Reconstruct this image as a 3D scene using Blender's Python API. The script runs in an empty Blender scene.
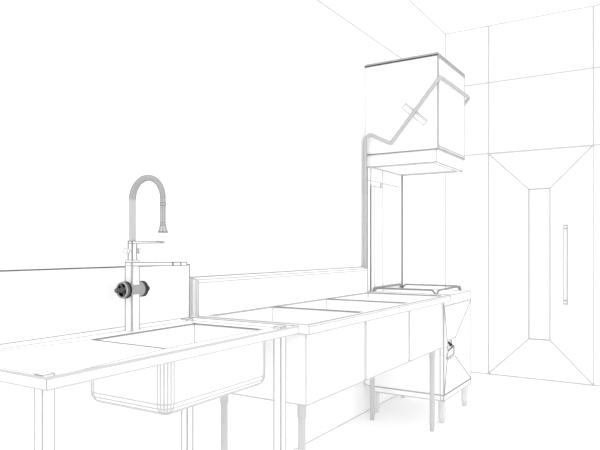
import bpy, bmesh, math
from mathutils import Vector, Matrix

C = bpy.context.scene.collection
SC = bpy.context.scene

# ---------------------------------------------------------------- camera
cam = bpy.data.cameras.new('camera')
cam.sensor_width = 36.0
cam.lens = 603.39 * 36.0 / 600.0
cam.shift_y = (247.85 - 225.0) / 600.0
cam.clip_start = 0.05
camo = bpy.data.objects.new('camera', cam)
camo.location = (1.9188, 0.0, 1.2)
camo.rotation_euler = (math.pi / 2, 0, 0.555368)
C.objects.link(camo)
SC.camera = camo

# ---------------------------------------------------------------- light: even white daylight from the open side of the room
world = bpy.data.worlds.new('daylight')
SC.world = world
world.use_nodes = True
bg = world.node_tree.nodes['Background']
bg.inputs['Color'].default_value = (1, 1, 1, 1)
bg.inputs['Strength'].default_value = 1.0
SC.view_settings.view_transform = 'Standard'
SC.view_settings.look = 'None'
SC.view_settings.gamma = 1.0
SC.view_settings.use_curve_mapping = False
SC.view_settings.exposure = 0.58
SC.cycles.diffuse_bounces = 24
SC.cycles.max_bounces = 24
SC.cycles.filter_width = 1.5


# ---------------------------------------------------------------- materials
def material(name, col, rough=0.9, noise=0.0, scale=30.0, spec=0.0):
    m = bpy.data.materials.new(name)
    m.use_nodes = True
    nt = m.node_tree
    b = nt.nodes['Principled BSDF']
    b.inputs['Base Color'].default_value = (*col, 1)
    b.inputs['Roughness'].default_value = rough
    b.inputs['Specular IOR Level'].default_value = spec
    if noise:
        tc = nt.nodes.new('ShaderNodeTexCoord')
        nz = nt.nodes.new('ShaderNodeTexNoise')
        nz.inputs['Scale'].default_value = scale
        rp = nt.nodes.new('ShaderNodeValToRGB')
        rp.color_ramp.elements[0].color = (*[max(0, c - noise) for c in col], 1)
        rp.color_ramp.elements[1].color = (*[min(1, c + noise) for c in col], 1)
        nt.links.new(tc.outputs['Object'], nz.inputs['Vector'])
        nt.links.new(nz.outputs['Fac'], rp.inputs['Fac'])
        nt.links.new(rp.outputs['Color'], b.inputs['Base Color'])
    return m


def g(v):
    return (v, v, v)


M = {
    'plaster': material('white_plaster', g(.965), noise=.008, scale=8),
    'floor': material('white_floor', g(.975), noise=.006, scale=5),
    'steel': material('white_steel', g(.965), rough=.9, noise=.006, scale=40),
    'leg': material('grey_leg', g(.62)),
    'hose': material('grey_hose', g(.52)),
    'tube': material('grey_tube', g(.60)),
    'rack': material('dark_rack_tube', g(.34)),
    'handle': material('handle_grey', g(.66)),
    'trim': material('grey_edge_trim', g(.52)),
    'dwleg': material('pale_grey_leg', g(.74)),
    'valve': material('valve_body_grey', g(.38)),
    'valve_dark': material('valve_rim_dark', g(.035)),
    'valve_mid': material('valve_rim_grey', g(.14)),
    'faint': material('ink_faint', g(.56)),
    'pale': material('ink_pale', g(.54)),
    'light': material('ink_light', g(.43)),
    'mid': material('ink_mid', g(.27)),
    'dark': material('ink_dark', g(.10)),
    'black': material('ink_black', g(.015)),
}


# ---------------------------------------------------------------- mesh builder
class MB:
    """collects faces and fine edge lines; build() links them as one mesh object"""
    def __init__(self):
        self.v, self.f, self.mi, self.mats = [], [], [], []

    def slot(self, m):
        if m not in self.mats:
            self.mats.append(m)
        return self.mats.index(m)

    def face(self, pts, m):
        b = len(self.v)
        self.v += [tuple(p) for p in pts]
        self.f.append(tuple(range(b, b + len(pts))))
        self.mi.append(self.slot(m))

    def grid(self, rows, m, close=True):
        """rows of equal length joined by quads"""
        b = len(self.v)
        n = len(rows[0])
        for r in rows:
            self.v += [tuple(p) for p in r]
        s = self.slot(m)
        for i in range(len(rows) - 1):
            for j in range(n if close else n - 1):
                k = (j + 1) % n
                self.f.append((b + i * n + j, b + i * n + k, b + (i + 1) * n + k, b + (i + 1) * n + j))
                self.mi.append(s)

    def line(self, p0, p1, r, m='light', wide=1.85):
        p0, p1 = Vector(p0), Vector(p1)
        r *= wide
        d = p1 - p0
        if d.length < 1e-6:
            return
        d.normalize()
        u = d.orthogonal().normalized()
        w = d.cross(u)
        q = [u * r, w * r, -u * r, -w * r]
        a = [p0 - d * r * .5 + x for x in q]
        c = [p1 + d * r * .5 + x for x in q]
        self.grid([a, c], m)
        self.face(a[::-1], m)
        self.face(c, m)

    def loop(self, pts, r, m='light', close=True, wide=1.85):
        n = len(pts)
        for i in range(n if close else n - 1):
            self.line(pts[i], pts[(i + 1) % n], r, m, wide)

    def box(self, lo, hi, m, r=0, ink='light', skip='', only=None):
        x0, y0, z0 = lo
        x1, y1, z1 = hi
        P = {(i, j, k): ((x0, x1)[i], (y0, y1)[j], (z0, z1)[k]) for i in (0, 1) for j in (0, 1) for k in (0, 1)}
        for q in (((0,0,0),(0,1,0),(1,1,0),(1,0,0)), ((0,0,1),(1,0,1),(1,1,1),(0,1,1)),
                  ((0,0,0),(1,0,0),(1,0,1),(0,0,1)), ((0,1,0),(0,1,1),(1,1,1),(1,1,0)),
                  ((0,0,0),(0,0,1),(0,1,1),(0,1,0)), ((1,0,0),(1,1,0),(1,1,1),(1,0,1))):
            self.face([P[t] for t in q], m)
        if r:
            for a in P:
                for ax in range(3):
                    if a[ax] == 0:
                        b = list(a); b[ax] = 1
                        self.line(P[a], P[tuple(b)], r, ink)

    def prism(self, prof, y0, y1, m, r=0, ink='light', lines=None):
        """x,z profile (counter-clockwise seen from -y) extruded along y"""
        a = [(x, y0, z) for x, z in prof]
        b = [(x, y1, z) for x, z in prof]
        self.grid([a, b], m)
        self.face(a, m)
        self.face(b[::-1], m)
        if r:
            self.loop(a, r, ink)
            self.loop(b, r, ink)
            for i in range(len(prof)):
                if lines is None or i in lines:
                    self.line(a[i], b[i], r, ink)

    def sweep(self, path, rad, m, n=16, r=0, ink='light', rings=(), cap=True, every=1):
        """round tube along a path; rad is a number or one per point; r draws the facet edges"""
        path = [Vector(p) for p in path]
        if not hasattr(rad, '__len__'):
            rad = [rad] * len(path)
        rows = []
        up = None
        for i, p in enumerate(path):
            t = (path[min(i + 1, len(path) - 1)] - path[max(i - 1, 0)]).normalized()
            if up is None:
                up = t.orthogonal().normalized()
            else:
                up = (up - t * up.dot(t)).normalized()
            w = t.cross(up)
            # widen the mitre at bends
            k = 1.0
            if 0 < i < len(path) - 1:
                a = (p - path[i - 1]); b = (path[i + 1] - p)
                if a.length > 1e-6 and b.length > 1e-6:
                    k = 1.0 / max(.6, math.cos(a.angle(b) / 2))
            rows.append([p + (up * math.cos(2 * math.pi * j / n) + w * math.sin(2 * math.pi * j / n)) * rad[i] * (1 if k < 1.02 else k) for j in range(n)])
        self.grid(rows, m)
        if cap:
            self.face(rows[0][::-1], m)
            self.face(rows[-1], m)
        if r:
            for j in range(0, n, every):
                for i in range(len(rows) - 1):
                    self.line(rows[i][j], rows[i + 1][j], r, ink, 1)
            for i in rings:
                self.loop(rows[i], r, ink, True, 1)

    def build(self, name, parent=None):
        me = bpy.data.meshes.new(name)
        me.from_pydata(self.v, [], self.f)
        for m in self.mats:
            me.materials.append(M[m])
        me.polygons.foreach_set('material_index', self.mi)
        bm = bmesh.new()
        bm.from_mesh(me)
        bmesh.ops.recalc_face_normals(bm, faces=bm.faces)
        bm.to_mesh(me)
        bm.free()
        me.update()
        o = bpy.data.objects.new(name, me)
        C.objects.link(o)
        if parent:
            o.parent = parent
            t = Vector((0, 0, 0))
            q = parent
            while q:
                t += q.location
                q = q.parent
            for v in me.vertices:       # parts are written in room coordinates; keep them relative to the thing
                v.co -= t
        return o


def thing(name, label, cat, loc, group=None):
    o = bpy.data.objects.new(name, None)
    o.location = loc
    o.empty_display_size = .1
    C.objects.link(o)
    o['label'] = label
    o['category'] = cat
    if group:
        o['group'] = group
    return o


def structure(o, label=None):
    o['kind'] = 'structure'
    if label:
        o['label'] = label
    return o


def bend(p0, p1, p2, rad, n=6):
    """points rounding the corner p1"""
    p0, p1, p2 = Vector(p0), Vector(p1), Vector(p2)
    a = (p0 - p1).normalized(); b = (p2 - p1).normalized()
    half = a.angle(b) / 2
    t = rad / math.tan(half)
    c = p1 + (a + b).normalized() * (rad / math.sin(half))
    s, e = p1 + a * t - c, p1 + b * t - c
    ang = s.angle(e)
    return [c + (s * math.sin((1 - k / n) * ang) + e * math.sin(k / n * ang)) / math.sin(ang) for k in range(n + 1)]


def rounded(pts, rads):
    out = [Vector(pts[0])]
    for i in range(1, len(pts) - 1):
        out += bend(pts[i - 1], pts[i], pts[i + 1], rads[i] if hasattr(rads, '__len__') else rads)
    return out + [Vector(pts[-1])]


# ---------------------------------------------------------------- the room
YD, ZC, ZJ, ZD = 5.8084, 3.307, 2.766, 2.094
XR = 2.6
YN = -1.2
b = MB()
b.box((-.1, YN, -.1), (XR + 1.5, YD + .1, 0), 'floor')
structure(b.build('floor'), 'plain white floor')
b = MB()
b.box((-.1, YN, ZC), (XR + .4, YD + .1, ZC + .1), 'plaster')
structure(b.build('ceiling'), 'plain white ceiling')
b = MB()
b.box((-.1, YN, 0), (0, YD + .1, ZC), 'plaster')
b.line((0, YN, ZJ), (0, YD, ZJ), 0.0029, 'faint')
b.line((0, YN, ZC), (0, YD, ZC), 0.0035, 'faint')
b.line((0, YN, 0), (0, YD, 0), 0.0027, 'faint')
structure(b.build('wall_left'), 'long white wall behind the sinks')
b = MB()
b.box((0, YD, 0), (XR + .4, YD + .1, ZC), 'plaster')
for x in (.4215, 1.3205):
    b.line((x, YD, 0 if x > 2 else .008), (x, YD, ZC), 0.0044, 'faint')
for z in (ZJ, ZD, ZC):
    b.line((0, YD, z), (XR + .4, YD, z), 0.0038, 'faint')
b.line((0, YD, .004), (XR + .4, YD, .004), 0.0038, 'faint')
b.line((0, YD, 0), (0, YD, ZC), 0.0038, 'faint')
structure(b.build('wall_back'), 'white end wall split into panels around the door')

# the door with its mitred pyramid panel
b = MB()
x0, x1, z0, z1 = .4245, 1.3175, .012, ZD - .004
xi0, xi1, zi0, zi1 = .7884, .9686, .3695, 1.735
yo, yi = YD - .006, YD - .016
o4 = [(x0, yo, z0), (x1, yo, z0), (x1, yo, z1), (x0, yo, z1)]
i4 = [(xi0, yi, zi0), (xi1, yi, zi0), (xi1, yi, zi1), (xi0, yi, zi1)]
b.grid([[(p[0], YD - .001, p[2]) for p in o4], o4, i4], 'plaster')
b.face(i4, 'plaster')
for p, q in zip(o4, i4):
    b.line(p, q, 0.0040, 'faint')
b.line(o4[0], o4[3], 0.0029, 'faint')
b.line(o4[3], o4[2], .004, 'faint')
b.line(i4[3], i4[0], 0.0035, 'light')
b.line(i4[2], i4[3], 0.0038, 'light')
b.line(i4[0], i4[1], 0.0038, 'light')
b.line(i4[1], i4[2], 0.0044, 'faint')
door = structure(b.build('door_1'), 'tall white door with mitred raised panel and long bar handle')
b = MB()
hx0, hx1, hz0, hz1, hy = 1.0895, 1.1185, .705, 1.400, YD - .06
b.box((hx0, hy, hz0), (hx1, hy + .02, hz1), 'steel')
b.line((hx0, hy, hz0), (hx0, hy, hz1), 0.0035, 'faint')
b.line((hx1, hy, hz0), (hx1, hy, hz1), 0.0034, 'light')
for z in (hz0, hz0 + .03, hz1 - .03, hz1):
    b.line((hx0, hy, z), (hx1, hy, z), .004, 'light')
b.box((hx0 + .004, hy + .02, hz0 + .004), (hx1 - .004, YD - .006, hz0 + .03), 'steel')
b.box((hx0 + .004, hy + .02, hz1 - .03), (hx1 - .004, YD - .006, hz1 - .004), 'steel')
b.build('door_handle', door)

# ---------------------------------------------------------------- pre-rinse sink table (nearest)
T0 = (.025, .927)
T1 = (.614, 2.087)
ZT, ZI, ZS, ZA = .880, .877, .873, .8515
table = thing('sink_table', 'nearest white steel work table with one sink bowl, square legs and high backsplash', 'sink table', (.3, 1.5, 0))
r1 = .0013
def rect(x0, x1, y0, y1, z):
    return [(x0, y0, z), (x1, y0, z), (x1, y1, z), (x0, y1, z)]
O = rect(T0[0], T1[0], T0[1], T1[1], ZT)
O2 = rect(T0[0] + .005, T1[0] - .005, T0[1] + .005, T1[1] - .005, ZT)
I = rect(.097, .600, .954, 2.020, ZI)
S = rect(.162, .521, 1.429, 1.968, ZS)
B_ = rect(T0[0], T1[0], T0[1], T1[1], ZA)
S2 = rect(.150, .533, 1.417, 1.993, ZA)
b = MB()
b.grid([S2, B_, O, O2, I, S], 'steel')
for p, q, m, r in ((0, 1, 'pale', .0022), (1, 2, 'pale', .0028), (2, 3, 'mid', .0016), (3, 0, 'mid', .0015)):
    b.line(O[p], O[q], r, m)
b.line(O2[0], O2[1], .0008, 'light')
b.line(I[3], I[0], .0016, 'pale'); b.line(I[3], I[2], .0018, 'pale'); b.line(I[0], I[1], .0010, 'pale')
for k in range(4):
    b.line(I[k], S[k], .0014, 'pale')
b.line(S[0], S[1], .0018, 'mid'); b.line(S[2], S[3], .0023, 'mid'); b.line(S[3], S[0], .0020, 'mid')
b.line(S[1], S[2], .0016, 'pale')
b.line((T1[0], T0[1], ZA), (T1[0], T0[1], ZT), .0011, 'light')
b.line((T1[0], T1[1], ZA), (T1[0], T1[1], ZT), .0014, 'pale')
b.line(B_[0], B_[1], .0012, 'pale'); b.line(B_[1], B_[2], .0015, 'pale')
b.build('tabletop', table)

b = MB()
b.box((.005, T0[1], ZA), (.0249, T1[1], 1.1235), 'steel')
b.line((.025, T0[1], 1.1235), (.025, T1[1], 1.1235), .0017, 'dark')
b.line((.025, T1[1], ZT), (.025, T1[1], 1.1235), .0017, 'mid')
b.line((.005, T1[1], ZT), (.005, T1[1], 1.1235), .0012, 'pale')
b.line((.005, T1[1], 1.1235), (.025, T1[1], 1.1235), .0012, 'light')
b.build('backsplash', table)

for x0, x1, y0, y1 in ((.5575, .588, .934, .968), (.553, .586, 2.0035, 2.0375), (.0575, .0895, 2.003, 2.038), (.0575, .0895, .940, .975)):
    b = MB()
    b.box((x0, y0, 0), (x1, y1, .8835), 'steel')
    near = y0 < 1.5
    r = .0010 if near else .0016
    b.line((x0, y0, 0), (x0, y0, .8835), r, 'light')
    b.line((x1, y0, 0), (x1, y0, .8835), r * 1.25, 'light')
    b.line((x1, y1, 0), (x1, y1, .8835), r, 'light')
    b.loop(rect(x0, x1, y0, y1, .8835), r * .8, 'light')
    b.build('leg', table)

# sink bowl with rounded edges: outer shell and inner faces
def rrect(x0, x1, y0, y1, z, R, n=5):
    out = []
    for cx, cy, a0 in ((x1 - R, y1 - R, 0), (x0 + R, y1 - R, 90), (x0 + R, y0 + R, 180), (x1 - R, y0 + R, 270)):
        for k in range(n + 1):
            a = math.radians(a0 + 90 * k / n)
            out.append((cx + R * math.cos(a), cy + R * math.sin(a), z))
    return out
b = MB()
bx0, bx1, by0, by1, zb, R, rb = .151, .5325, 1.418, 1.992, .672, .037, .040
zb = .652
rows = [rrect(bx0, bx1, by0, by1, ZA + .001, R), ]
for k in range(5):
    a = math.radians(90 * k / 4)
    ins = rb * (1 - math.cos(a))
    rows.append(rrect(bx0 + ins, bx1 - ins, by0 + ins, by1 - ins, zb + rb * (1 - math.sin(a)), max(.006, R - ins)))
b.grid(rows, 'steel')
b.face(rows[-1], 'steel')
for i in (1, 2, 3, 4):
    b.loop(rows[i], .0015, 'pale')
n = len(rows[0])
for j in range(n):
    for i in range(len(rows) - 1):
        b.line(rows[i][j], rows[i + 1][j], .0015, 'pale')
si = rect(.162, .521, 1.429, 1.968, ZS)
sb = rect(.176, .507, 1.443, 1.954, zb + .012)
b.grid([si, sb], 'steel')
b.face(sb, 'steel')
b.line(si[3], sb[3], .0013, 'light')
b.loop(sb, .0010, 'pale')
b.build('sink_bowl', table)

# ---------------------------------------------------------------- pre-rinse faucet
fx0, fx1, fy0, fy1 = .102, .138, 1.6387, 1.6762
fx, fy = .120, 1.6575
faucet = thing('pre_rinse_faucet', 'tall gooseneck pre-rinse faucet with grey hose on square post behind the nearest sink', 'faucet', (fx, fy, ZI))
b = MB()
b.box((fx0, fy0, .8785), (fx1, fy1, 1.1435), 'steel')
b.line((fx0, fy0, .8800), (fx0, fy0, 1.1435), .0016, 'light')
b.line((fx1, fy0, .8800), (fx1, fy0, 1.1435), .0026, 'light')
b.line((fx1, fy1, .8800), (fx1, fy1, 1.1435), .0016, 'light')
b.loop(rect(fx0, fx1, fy0, fy1, 1.1435), .0012, 'mid')
b.loop(rect(fx0, fx1, fy0, fy1, 1.131), .0010, 'light')
b.build('post', faucet)

def blade(b, xa, xb, ya0, ya1, yb0, yb1, za0, za1, zb0, zb1, r, ink):
    a = [(xa, ya0, za0), (xa, ya1, za0), (xa, ya1, za1), (xa, ya0, za1)]
    c = [(xb, yb0, zb0), (xb, yb1, zb0), (xb, yb1, zb1), (xb, yb0, zb1)]
    b.grid([a, c], 'steel'); b.face(a, 'steel'); b.face(c, 'steel')
    b.loop(c, r, ink)
    for p, q in zip(a, c):
        b.line(p, q, r, ink)
    return a, c
b = MB()
blade(b, fx1 + .0005, .388, 1.640, 1.675, 1.642, 1.673, 1.1300, 1.1435, 1.1357, 1.1474, .0012, 'mid')
b.line((.350, 1.6421, 1.1352), (.350, 1.6421, 1.1469), .0018, 'dark')
b.line((.350, 1.6421, 1.1469), (.350, 1.673, 1.1469), .0010, 'mid')
b.build('spout', faucet)

b = MB()
b.box((.1025, 1.640, 1.1437), (.1375, 1.675, 1.1525), 'steel', .0009, 'light')
ux0, ux1, uy0, uy1 = .109, .131, 1.6465, 1.6685
b.box((ux0, uy0, 1.1526), (ux1, uy1, 1.226), 'steel')
b.line((ux0, uy0, 1.1526), (ux0, uy0, 1.226), .0014, 'mid')
b.line((ux1, uy0, 1.1526), (ux1, uy0, 1.226), .0016, 'mid')
b.line((ux1, uy1, 1.1526), (ux1, uy1, 1.226), .0014, 'mid')
b.loop(rect(ux0, ux1, uy0, uy1, 1.226), .0012, 'dark')
b.build('mixer_body', faucet)

b = MB()
blade(b, ux0, .282, uy0, uy1, 1.651, 1.664, 1.2175, 1.2265, 1.2185, 1.2235, .0011, 'mid')
b.sweep([(.250, 1.6575, 1.2225), (.262, 1.6575, 1.2225)], .0045, 'valve_mid', 10)
b.build('lever', faucet)

for s in (-1, 1):
    b = MB()
    yy = (uy0 - .0005) if s < 0 else (uy1 + .0005)
    kp = [(fx, yy, 1.188), (fx, yy + s * .013, 1.188), (fx, yy + s * .0135, 1.188), (fx, yy + s * .024, 1.188)]
    b.sweep(kp, [.006, .006, .0105, .0105], 'steel', 12, .0009, 'mid', rings=(1, 2, 3), every=3)
    b.build('knob', faucet)

# hose: riser, arch and drop
b = MB()
pa = [(fx, fy, 1.2262), (fx, fy, 1.387)]
b.sweep(pa, .0131, 'hose', 16, .0007, 'tube', rings=(0, 1))
b.build('riser', faucet)['label'] = 'grey riser tube'
b = MB()
RA = .0815
arch = [(fx + RA - RA * math.cos(math.radians(180 * k / 22)), fy, 1.3872 + RA * math.sin(math.radians(180 * k / 22))) for k in range(23)]
b.sweep(arch, [.0127 - .0029 * k / 22 for k in range(23)], 'hose', 16, .0009, 'mid', rings=(0, 22))
b.build('hose', faucet)['label'] = 'grey curved hose'
hx = fx + 2 * RA
b = MB()
b.sweep([(hx, fy, 1.387), (hx, fy, 1.370), (hx, fy, 1.3695), (hx, fy, 1.360), (hx, fy, 1.3595), (hx, fy, 1.294), (hx, fy, 1.285), (hx, fy, 1.2605), (hx, fy, 1.258)],
        [.0093, .0093, .0108, .0108, .0093, .0093, .0103, .0172, .0178], 'hose', 16, .0009, 'dark', rings=(2, 3, 5, 6, 7, 8), every=2)
b.build('spray_head', faucet)

# round valve through the post
ZV = 1.0378
b = MB()
b.sweep([(fx, 1.6255, ZV), (fx, 1.634, ZV), (fx, 1.640, ZV), (fx, 1.648, ZV), (fx, 1.656, ZV), (fx, 1.664, ZV), (fx, 1.672, ZV), (fx, 1.680, ZV), (fx, 1.686, ZV), (fx, 1.698, ZV)],
        [.0290, .0280, .0265, .0268, .0260, .0262, .0258, .0262, .0268, .0290], 'valve', 28, .0004, 'rack', rings=(1, 2, 3, 4, 5, 6, 7, 8))
b.build('valve', faucet)['label'] = 'grey round valve body'
b = MB()
b.sweep([(fx, 1.6985, ZV), (fx, 1.700, ZV), (fx, 1.713, ZV), (fx, 1.716, ZV)], [.0290, .0312, .0312, .024], 'valve_dark', 28, .0005, 'valve_mid', rings=(1, 2))
b.sweep([(fx, 1.7165, ZV), (fx, 1.722, ZV), (fx, 1.738, ZV), (fx, 1.742, ZV)], [.010, .012, .012, .008], 'valve_dark', 12)
b.build('valve_cap', faucet)['label'] = 'dark end cap of the valve'
b = MB()
# handwheel: hollow ring, dark well, spokes and hub
ring = lambda y, r: [(fx + r * math.cos(2 * math.pi * j / 28), y, ZV + r * math.sin(2 * math.pi * j / 28)) for j in range(28)]
b.grid([ring(1.6254, .0295), ring(1.6254, .0320), ring(1.616, .0325)], 'valve_dark')
b.grid([ring(1.616, .0325), ring(1.606, .0325)], 'valve_mid')
b.grid([ring(1.606, .0325), ring(1.602, .0305), ring(1.602, .0275), ring(1.606, .0255)], 'valve')
b.grid([ring(1.606, .0255), ring(1.624, .0255)], 'valve_dark')
b.face(ring(1.624, .0255), 'black')
b.loop(ring(1.6254, .0322), .0006, 'black'); b.loop(ring(1.616, .0327), .0005, 'dark')
for k in range(4):
    a = math.radians(25 + 90 * k)
    b.sweep([(fx, 1.612, ZV), (fx + .027 * math.cos(a), 1.608, ZV + .027 * math.sin(a))], .0046, 'valve_mid', 8)
b.sweep([(fx, 1.624, ZV), (fx, 1.604, ZV), (fx, 1.592, ZV)], [.011, .0105, .0085], 'valve_mid', 14)
b.build('valve_wheel', faucet)['label'] = 'dark spoked handwheel'
b = MB()
b.sweep([(fx, 1.5918, ZV), (fx, 1.588, ZV), (fx, 1.577, ZV), (fx, 1.573, ZV)], [.006, .0085, .0085, .0065], 'valve_mid', 14, .0006, 'valve_dark', rings=(1, 2), every=3)
b.build('valve_knob', faucet)

# ---------------------------------------------------------------- three compartment sink
ZK = .884
sink = thing('triple_sink', 'long white three-bowl sink unit on round grey legs beyond the nearest table', 'sink', (.3, 3.0, 0))
KY0, KY1, KX = 2.121, 3.950, .647
ys = [(2.160, 2.676), (2.696, 3.262), (3.282, 3.862)]
bxa, bxb = .086, .615
r2 = .0022
b = MB()
# top deck built as strips round the three openings
def flat(x0, x1, y0, y1, z, m='steel'):
    b.face(rect(x0, x1, y0, y1, z), m)
xl = .640
flat(.0505, bxa, KY0, KY1, ZK); flat(bxb, xl, KY0, KY1, ZK)
for ya, yb in ((KY0, ys[0][0]), (ys[0][1], ys[1][0]), (ys[1][1], ys[2][0]), (ys[2][1], KY1)):
    flat(bxa, bxb, ya, yb, ZK)
prof = [(xl, ZK), (KX, .876), (KX, .8445), (KX - .02, .8445)]
b.grid([[(x, KY0, z) for x, z in prof], [(x, KY1, z) for x, z in prof]], 'steel', close=False)
for y in (KY0, KY1):
    b.face([(.0505, y, ZK), (xl, y, ZK), (KX, y, .876), (KX, y, .8445), (.0505, y, .8445)], 'steel')
b.line((xl, KY0, ZK), (xl, KY1, ZK), .0020, 'light')
b.line((KX, KY0, .876), (KX, KY1, .876), .0018, 'pale')
b.line((KX, KY0, .8445), (KX, KY1, .8445), .0020, 'pale')
b.line((KX, KY0, .8445), (KX, KY0, .876), .0016, 'pale'); b.line((KX, KY0, .876), (xl, KY0, ZK), .0016, 'pale')
b.line((KX, KY1, .8445), (KX, KY1, .876), .0024, 'light'); b.line((KX, KY1, .876), (xl, KY1, ZK), .0024, 'light')
b.line((.05, KY0, ZK), (xl, KY0, ZK), .0018, 'pale')
b.line((.05, KY0, .8445), (KX, KY0, .8445), .0015, 'pale')
b.line((.05, KY1, ZK), (xl, KY1, ZK), .0030, 'light')
b.build('worktop', sink)
PX = .622
for k, (ya, yb) in enumerate(ys):
    b = MB()
    oy0, oy1 = (2.138, 2.6875) if k == 0 else ((2.7115, 3.2665) if k == 1 else (3.2935, 3.850))
    ox0, zb = .070, .5465
    top = rect(bxa, bxb, ya, yb, ZK - .0005)
    low = rect(bxa, bxb, ya + .002, yb - .002, .56)
    b.grid([top, low], 'steel'); b.face(low, 'steel')
    ot, ol = rect(ox0, PX, oy0, oy1, .844), rect(ox0, PX, oy0, oy1, zb)
    b.grid([ot, ol], 'steel'); b.face(ol, 'steel')
    b.line(top[3], top[0], .0028, 'light')          # along the wall
    b.line(top[2], top[3], .0026, 'mid')            # far rim of the bowl
    b.line(top[3], low[3], .0020, 'pale')
    b.line(top[0], top[1], .0012, 'pale')
    b.line(ot[1], ol[1], .0017, 'faint'); b.line(ot[2], ol[2], .0017, 'faint')
    b.line(ol[1], ol[2], .0022, 'pale'); b.line(ol[0], ol[1], .0018, 'pale')
    b.build('bowl', sink)

b = MB()
sp = [(.004, .8445), (.0500, .8445), (.0500, 1.0385), (.045, 1.0520), (.004, 1.0610)]
b.prism(sp, KY0, 3.928, 'steel')
b.line((.004, KY0, 1.061), (.004, 3.928, 1.061), .0021, 'mid')
b.line((.045, KY0, 1.052), (.045, 3.928, 1.052), .0018, 'pale')
b.line((.050, KY0, 1.0385), (.050, 3.928, 1.0385), .0018, 'pale')
for y in (KY0, 3.928):
    b.line((.05, y, ZK), (.05, y, 1.0385), .0018 if y < 3 else .0026, 'pale' if y < 3 else 'light')
    b.line((.05, y, 1.0385), (.045, y, 1.052), .0018, 'pale')
    b.line((.045, y, 1.052), (.004, y, 1.061), .0018, 'pale')
b.line((.037, KY0, ZK), (.037, KY0, 1.052), .0016, 'pale')
b.line((.012, KY0, ZK), (.012, KY0, 1.056), .0016, 'pale')
b.build('backsplash', sink)

for x, y in ((.569, 2.19), (.1265, 2.215), (.1265, 3.846), (.569, 3.818)):
    near = y < 3
    b = MB()
    b.sweep([(x, y, .036), (x, y, .4755)], .0150, 'leg', 16, .0008 if near else .0010, 'hose', rings=(0, 1))
    leg = b.build('leg', sink)
    b = MB()
    b.sweep([(x, y, .4757), (x, y, .486), (x, y, .5463)], [.0172, .0185, .0185], 'leg', 16, .0009 if near else .0011, 'hose', rings=(0, 1, 2))
    b.build('sleeve', leg)
    b = MB()
    b.sweep([(x, y, 0), (x, y, .0358)], [.0125, .0132], 'leg', 12, .0014, 'mid', rings=(0, 1), every=2)
    b.build('foot', leg)

# ---------------------------------------------------------------- pass-through dishwasher at the far end
dw = thing('pass_through_dishwasher', 'white hood-type dishwasher with raised box hood and bent tube handle at far end', 'dishwasher', (.3, 4.28, 0))
r3 = .0026
DX, DY0, DY1 = .600, 3.962, 4.590
b = MB()
b.box((.012, DY0, .2055), (DX, DY1, .8715), 'steel')
b.line((DX, DY0, .2055), (DX, DY0, .8715), .0026, 'light')
b.line((DX, DY1, .2055), (DX, DY1, .8715), .0028, 'light')
b.line((DX, DY0, .8715), (DX, DY1, .8715), .0026, 'pale')
b.line((.012, DY1, .8715), (DX, DY1, .8715), .0024, 'pale')
b.line((DX, DY0, .806), (DX, DY1, .8065), .0028, 'light')
b.line((DX, DY0, .2055), (DX, DY1, .2055), .0030, 'mid')
b.line((.05, DY0, .2055), (DX, DY0, .2055), .0030, 'light')
b.line((.575, DY0, .2055), (.575, DY0, .806), .0022, 'pale')
b.line((.012, DY0, .235), (.012, DY0, .8), .0022, 'pale'); b.line((.012, DY0, .235), (.018, DY0, .212), .0022, 'pale'); b.line((.018, DY0, .212), (.05, DY0, .2055), .0022, 'pale')
b.build('cabinet', dw)
b = MB()
b.box((.07, DY0 + .001, .168), (DX - .001, DY1 - .001, .2053), 'steel')
b.line((.07, DY0, .168), (DX, DY0, .168), .0022, 'pale')
b.line((DX, DY0, .168), (DX, DY1, .168), .0022, 'pale')
b.line((DX, DY0, .168), (DX, DY0, .2055), .0022, 'light')
b.line((DX, DY1, .168), (DX, DY1, .2055), .0022, 'pale')
b.line((.578, DY0, .168), (.578, DY0, .2055), .002, 'pale')
b.build('base_frame', dw)
# front panel with mitre lines running in to a small rectangle
b = MB()
o4 = [(DX + .001, DY0 + .006, .211), (DX + .001, DY1 - .006, .211), (DX + .001, DY1 - .006, .801), (DX + .001, DY0 + .006, .801)]
i4 = [(DX + .010, 4.000, .440), (DX + .010, 4.175, .440), (DX + .010, 4.175, .572), (DX + .010, 4.000, .572)]
b.grid([o4, i4], 'steel'); b.face(i4, 'steel')
for p, q in zip(o4, i4):
    b.line(p, q, .0028, 'light')
b.line(i4[1], i4[2], .0022, 'pale'); b.line(i4[2], i4[3], .0022, 'pale'); b.line(i4[0], i4[1], .0022, 'pale'); b.line(i4[3], i4[0], .0022, 'pale')
front = b.build('door', dw)
b = MB()
X = DX + .011
q = [(X, 3.990, .452), (X, 4.135, .460), (X + .012, 4.100, .520), (X + .012, 3.990, .506)]
b.face(q, 'steel')
b.face([(p[0] - .004, p[1], p[2]) for p in q], 'steel')
b.grid([q, [(X - .002, p[1], p[2]) for p in q]], 'steel')
b.line(q[0], q[1], .0045, 'light'); b.line(q[1], q[2], .0045, 'light'); b.line(q[2], q[3], .0030, 'mid'); b.line(q[3], q[0], .0022, 'light')
b.line((X + .006, 4.100, .520), (X + .006, 4.065, .56), .0020, 'mid')
b.sweep([(X + .004, 4.015, .560), (X + .010, 4.050, .534)], [.006, .009], 'valve_dark', 10)
b.sweep([(X + .001, 3.992, .530), (X + .006, 3.992, .530)], .006, 'rack', 10)
b.sweep([(X + .001, 4.075, .562), (X + .006, 4.075, .562)], .005, 'rack', 10)
b.build('latch', front)

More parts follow.
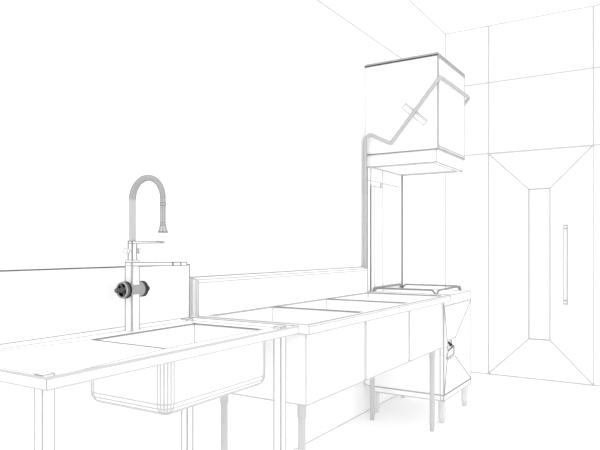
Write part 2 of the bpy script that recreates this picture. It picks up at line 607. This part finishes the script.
for x, y in ((.562, 4.037), (.562, 4.560), (.066, 4.041), (.066, 4.555)):
    b = MB()
    b.sweep([(x, y, .034), (x, y, .168)], [.0235, .0245], 'dwleg', 14, .0013, 'tube', rings=(0, 1), every=2)
    leg = b.build('leg', dw)
    b = MB()
    b.sweep([(x, y, 0), (x, y, .006), (x, y, .0338)], [.014, .017, .018], 'dwleg', 14, .0015, 'tube', rings=(0, 1, 2), every=2)
    b.build('foot', leg)

# back panel, guide column and corner post
b = MB()
b.box((.002, 3.972, .8717), (.030, 4.586, 1.7845), 'steel')
b.line((.030, 3.972, .8717), (.030, 3.972, 1.7845), .0024, 'pale')
b.line((.030, 3.972, 1.690), (.030, 4.586, 1.690), .0024, 'pale')
b.build('back_panel', dw)
b = MB()
b.box((.0305, 4.560, .8717), (.045, 4.586, 1.7845), 'steel')
b.line((.045, 4.580, .8717), (.045, 4.580, 1.7845), .0062, 'mid')
b.build('corner_post', dw)
b = MB()
b.box((.0305, 4.022, .8717), (.033, 4.235, 1.7845), 'steel')
b.line((.033, 4.022, .8717), (.033, 4.022, 1.7845), .0026, 'pale'); b.line((.033, 4.230, .8717), (.033, 4.230, 1.7845), .0026, 'pale')
b.box((.0332, 4.024, .8717), (.042, 4.212, 1.652), 'steel')
for x, y, m in ((.0332, 4.022, 'pale'), (.042, 4.068, 'pale'), (.042, 4.212, 'pale')):
    b.line((x, y, .8717), (x, y, 1.652), .0026, m)
b.line((.042, 4.024, 1.652), (.042, 4.212, 1.652), .0024, 'pale')
b.box((.0332, 4.190, 1.6522), (.040, 4.210, 1.690), 'steel', .0016, 'pale')
b.build('guide_column', dw)

# hood
HX, HY0, HY1, HZ0, HZ1 = .551, 3.976, 4.590, 1.8735, 2.514
b = MB()
b.box((.002, HY0, HZ0), (HX, HY1, HZ1), 'steel')
b.line((HX, HY0, HZ0), (HX, HY0, HZ1), .0020, 'light'); b.line((HX, HY0 + .028, HZ0), (HX, HY0 + .028, HZ1), .0022, 'light')
b.box((HX, HY0 + .001, HZ0), (HX + .0015, HY0 + .028, HZ1), 'trim')
b.line((HX, HY1, HZ0), (HX, HY1, HZ1), .0030, 'pale')
b.line((.011, HY0, HZ0), (.011, HY0, HZ1), .0014, 'faint')
b.line((.011, HY0, HZ0), (HX, HY0, HZ0), .0030, 'mid')
for z in (HZ0 + .010, HZ0 + .024, HZ0):
    b.line((HX, HY0 + .02 * (z > HZ0), z), (HX, HY1, z), .0026, 'light')
hood = b.build('hood', dw)
b = MB()
b.box((.011, HY0 - .002, HZ1 + .0005), (HX + .002, HY1 + .002, HZ1 + .011), 'steel')
b.line((.011, HY0 - .003, HZ1 - .001), (HX, HY0 - .003, HZ1 - .001), .0036, 'dark')
b.line((.012, HY0 - .002, HZ1 + .012), (HX, HY0 - .002, HZ1 + .012), .0026, 'light')
for z in (HZ1 - .012, HZ1 + .001, HZ1 + .011):
    b.line((HX + .002, HY0, z), (HX + .002, HY1, z), .0026, 'light')
b.build('hood_cap', hood)
b = MB()
sx0, sx1, sy0, sy1, sz0, sz1 = .012, .541, 3.982, 4.584, 1.7855, 1.8733
sk_o, sk_b = rect(sx0, sx1, sy0, sy1, sz1), rect(sx0, sx1, sy0, sy1, sz0)
sk_i = rect(sx0 + .035, sx1 - .035, sy0 + .035, sy1 - .035, sz0)
sk_t = rect(sx0 + .035, sx1 - .035, sy0 + .035, sy1 - .035, sz0 + .006)
b.grid([sk_o, sk_b, sk_i, sk_t], 'steel'); b.face(sk_t, 'steel')
b.line(sk_b[0], sk_b[1], .0026, 'light'); b.line(sk_b[1], sk_b[2], .0024, 'light'); b.line(sk_b[2], sk_b[3], .0030, 'light'); b.line(sk_b[3], sk_b[0], .0024, 'light')
b.line(sk_o[1], sk_b[1], .0024, 'pale'); b.line(sk_o[2], sk_b[2], .0024, 'pale'); b.line(sk_o[0], sk_b[0], .0024, 'pale')
b.loop(sk_i, .0024, 'pale')
b.build('hood_skirt', hood)

# handle: one tube from the left side, across the front, down the right side
ya, yb, hxf = 3.944, 4.622, .580
side = [(.025, .90), (.025, 2.002), (.073, 2.016), (.2235, 1.932), (.572, 2.352)]
L = [(x, ya, z) for x, z in side]
Rr = [(x, yb, z) for x, z in reversed(side)]
pts = [L[0], (.025, ya, 1.985), (.062, ya, 2.014), (.2225, ya, 1.933), (hxf, ya, 2.352), (hxf, yb, 2.352), (.2225, yb, 1.933), (.062, yb, 2.014), (.025, yb, 1.985), (.025, yb, .90)]
path = rounded(pts, [0, .018, .018, .020, .022, .022, .020, .018, .018, 0])
b = MB()
b.sweep(path, .0114, 'handle', 12, .0011, 'rack')
handle = b.build('handle', dw)
handle['label'] = 'grey bent tube handle'
b = MB()
c = Vector((.395, 0, 2.1235)); d = Vector((.755, 0, -.655)).normalized(); n_ = Vector((d.z, 0, -d.x)); 
if n_.z < 0: n_ = -n_
q = [c - d * .104 - n_ * .020, c + d * .104 - n_ * .020, c + d * .104 + n_ * .020, c - d * .104 + n_ * .020]
A = [(p.x, 3.956, p.z) for p in q]; Bk = [(p.x, 3.9755, p.z) for p in q]
b.grid([A, Bk], 'steel'); b.face(A, 'steel'); b.face(Bk, 'steel')
b.line(A[0], A[1], .0022, 'faint'); b.line(A[1], A[2], .0024, 'faint'); b.line(A[2], A[3], .0024, 'pale'); b.line(A[3], A[0], .0020, 'faint')
q2 = [c - d * .104 + n_ * .010, c + d * .104 + n_ * .010]
b.line((q2[0].x, 3.956, q2[0].z), (q2[1].x, 3.956, q2[1].z), .0018, 'pale')
b.build('handle_bracket', handle)

# rack guide: tube frame on the tank top with bent feet
rx0, rx1, ry0, ry1, rz = .046, .530, 4.025, 4.576, .907
cs = [(rx0, ry0), (rx1, ry0), (rx1, ry1), (rx0, ry1)]
rg = None
for k in range(4):
    p0, p1 = Vector((*cs[k], .8785)), Vector((*cs[(k + 1) % 4], .8785))
    d = (p1 - p0).normalized()
    up = Vector((0, 0, rz - .8785))
    path = rounded([p0 + d * .006, p0 + d * .034 + up, p1 - d * .034 + up, p1 - d * .006], .014)
    b = MB()
    b.sweep(path, .0062, 'rack', 10, .0012, 'mid', every=2)
    b.build('rack_guide', dw)
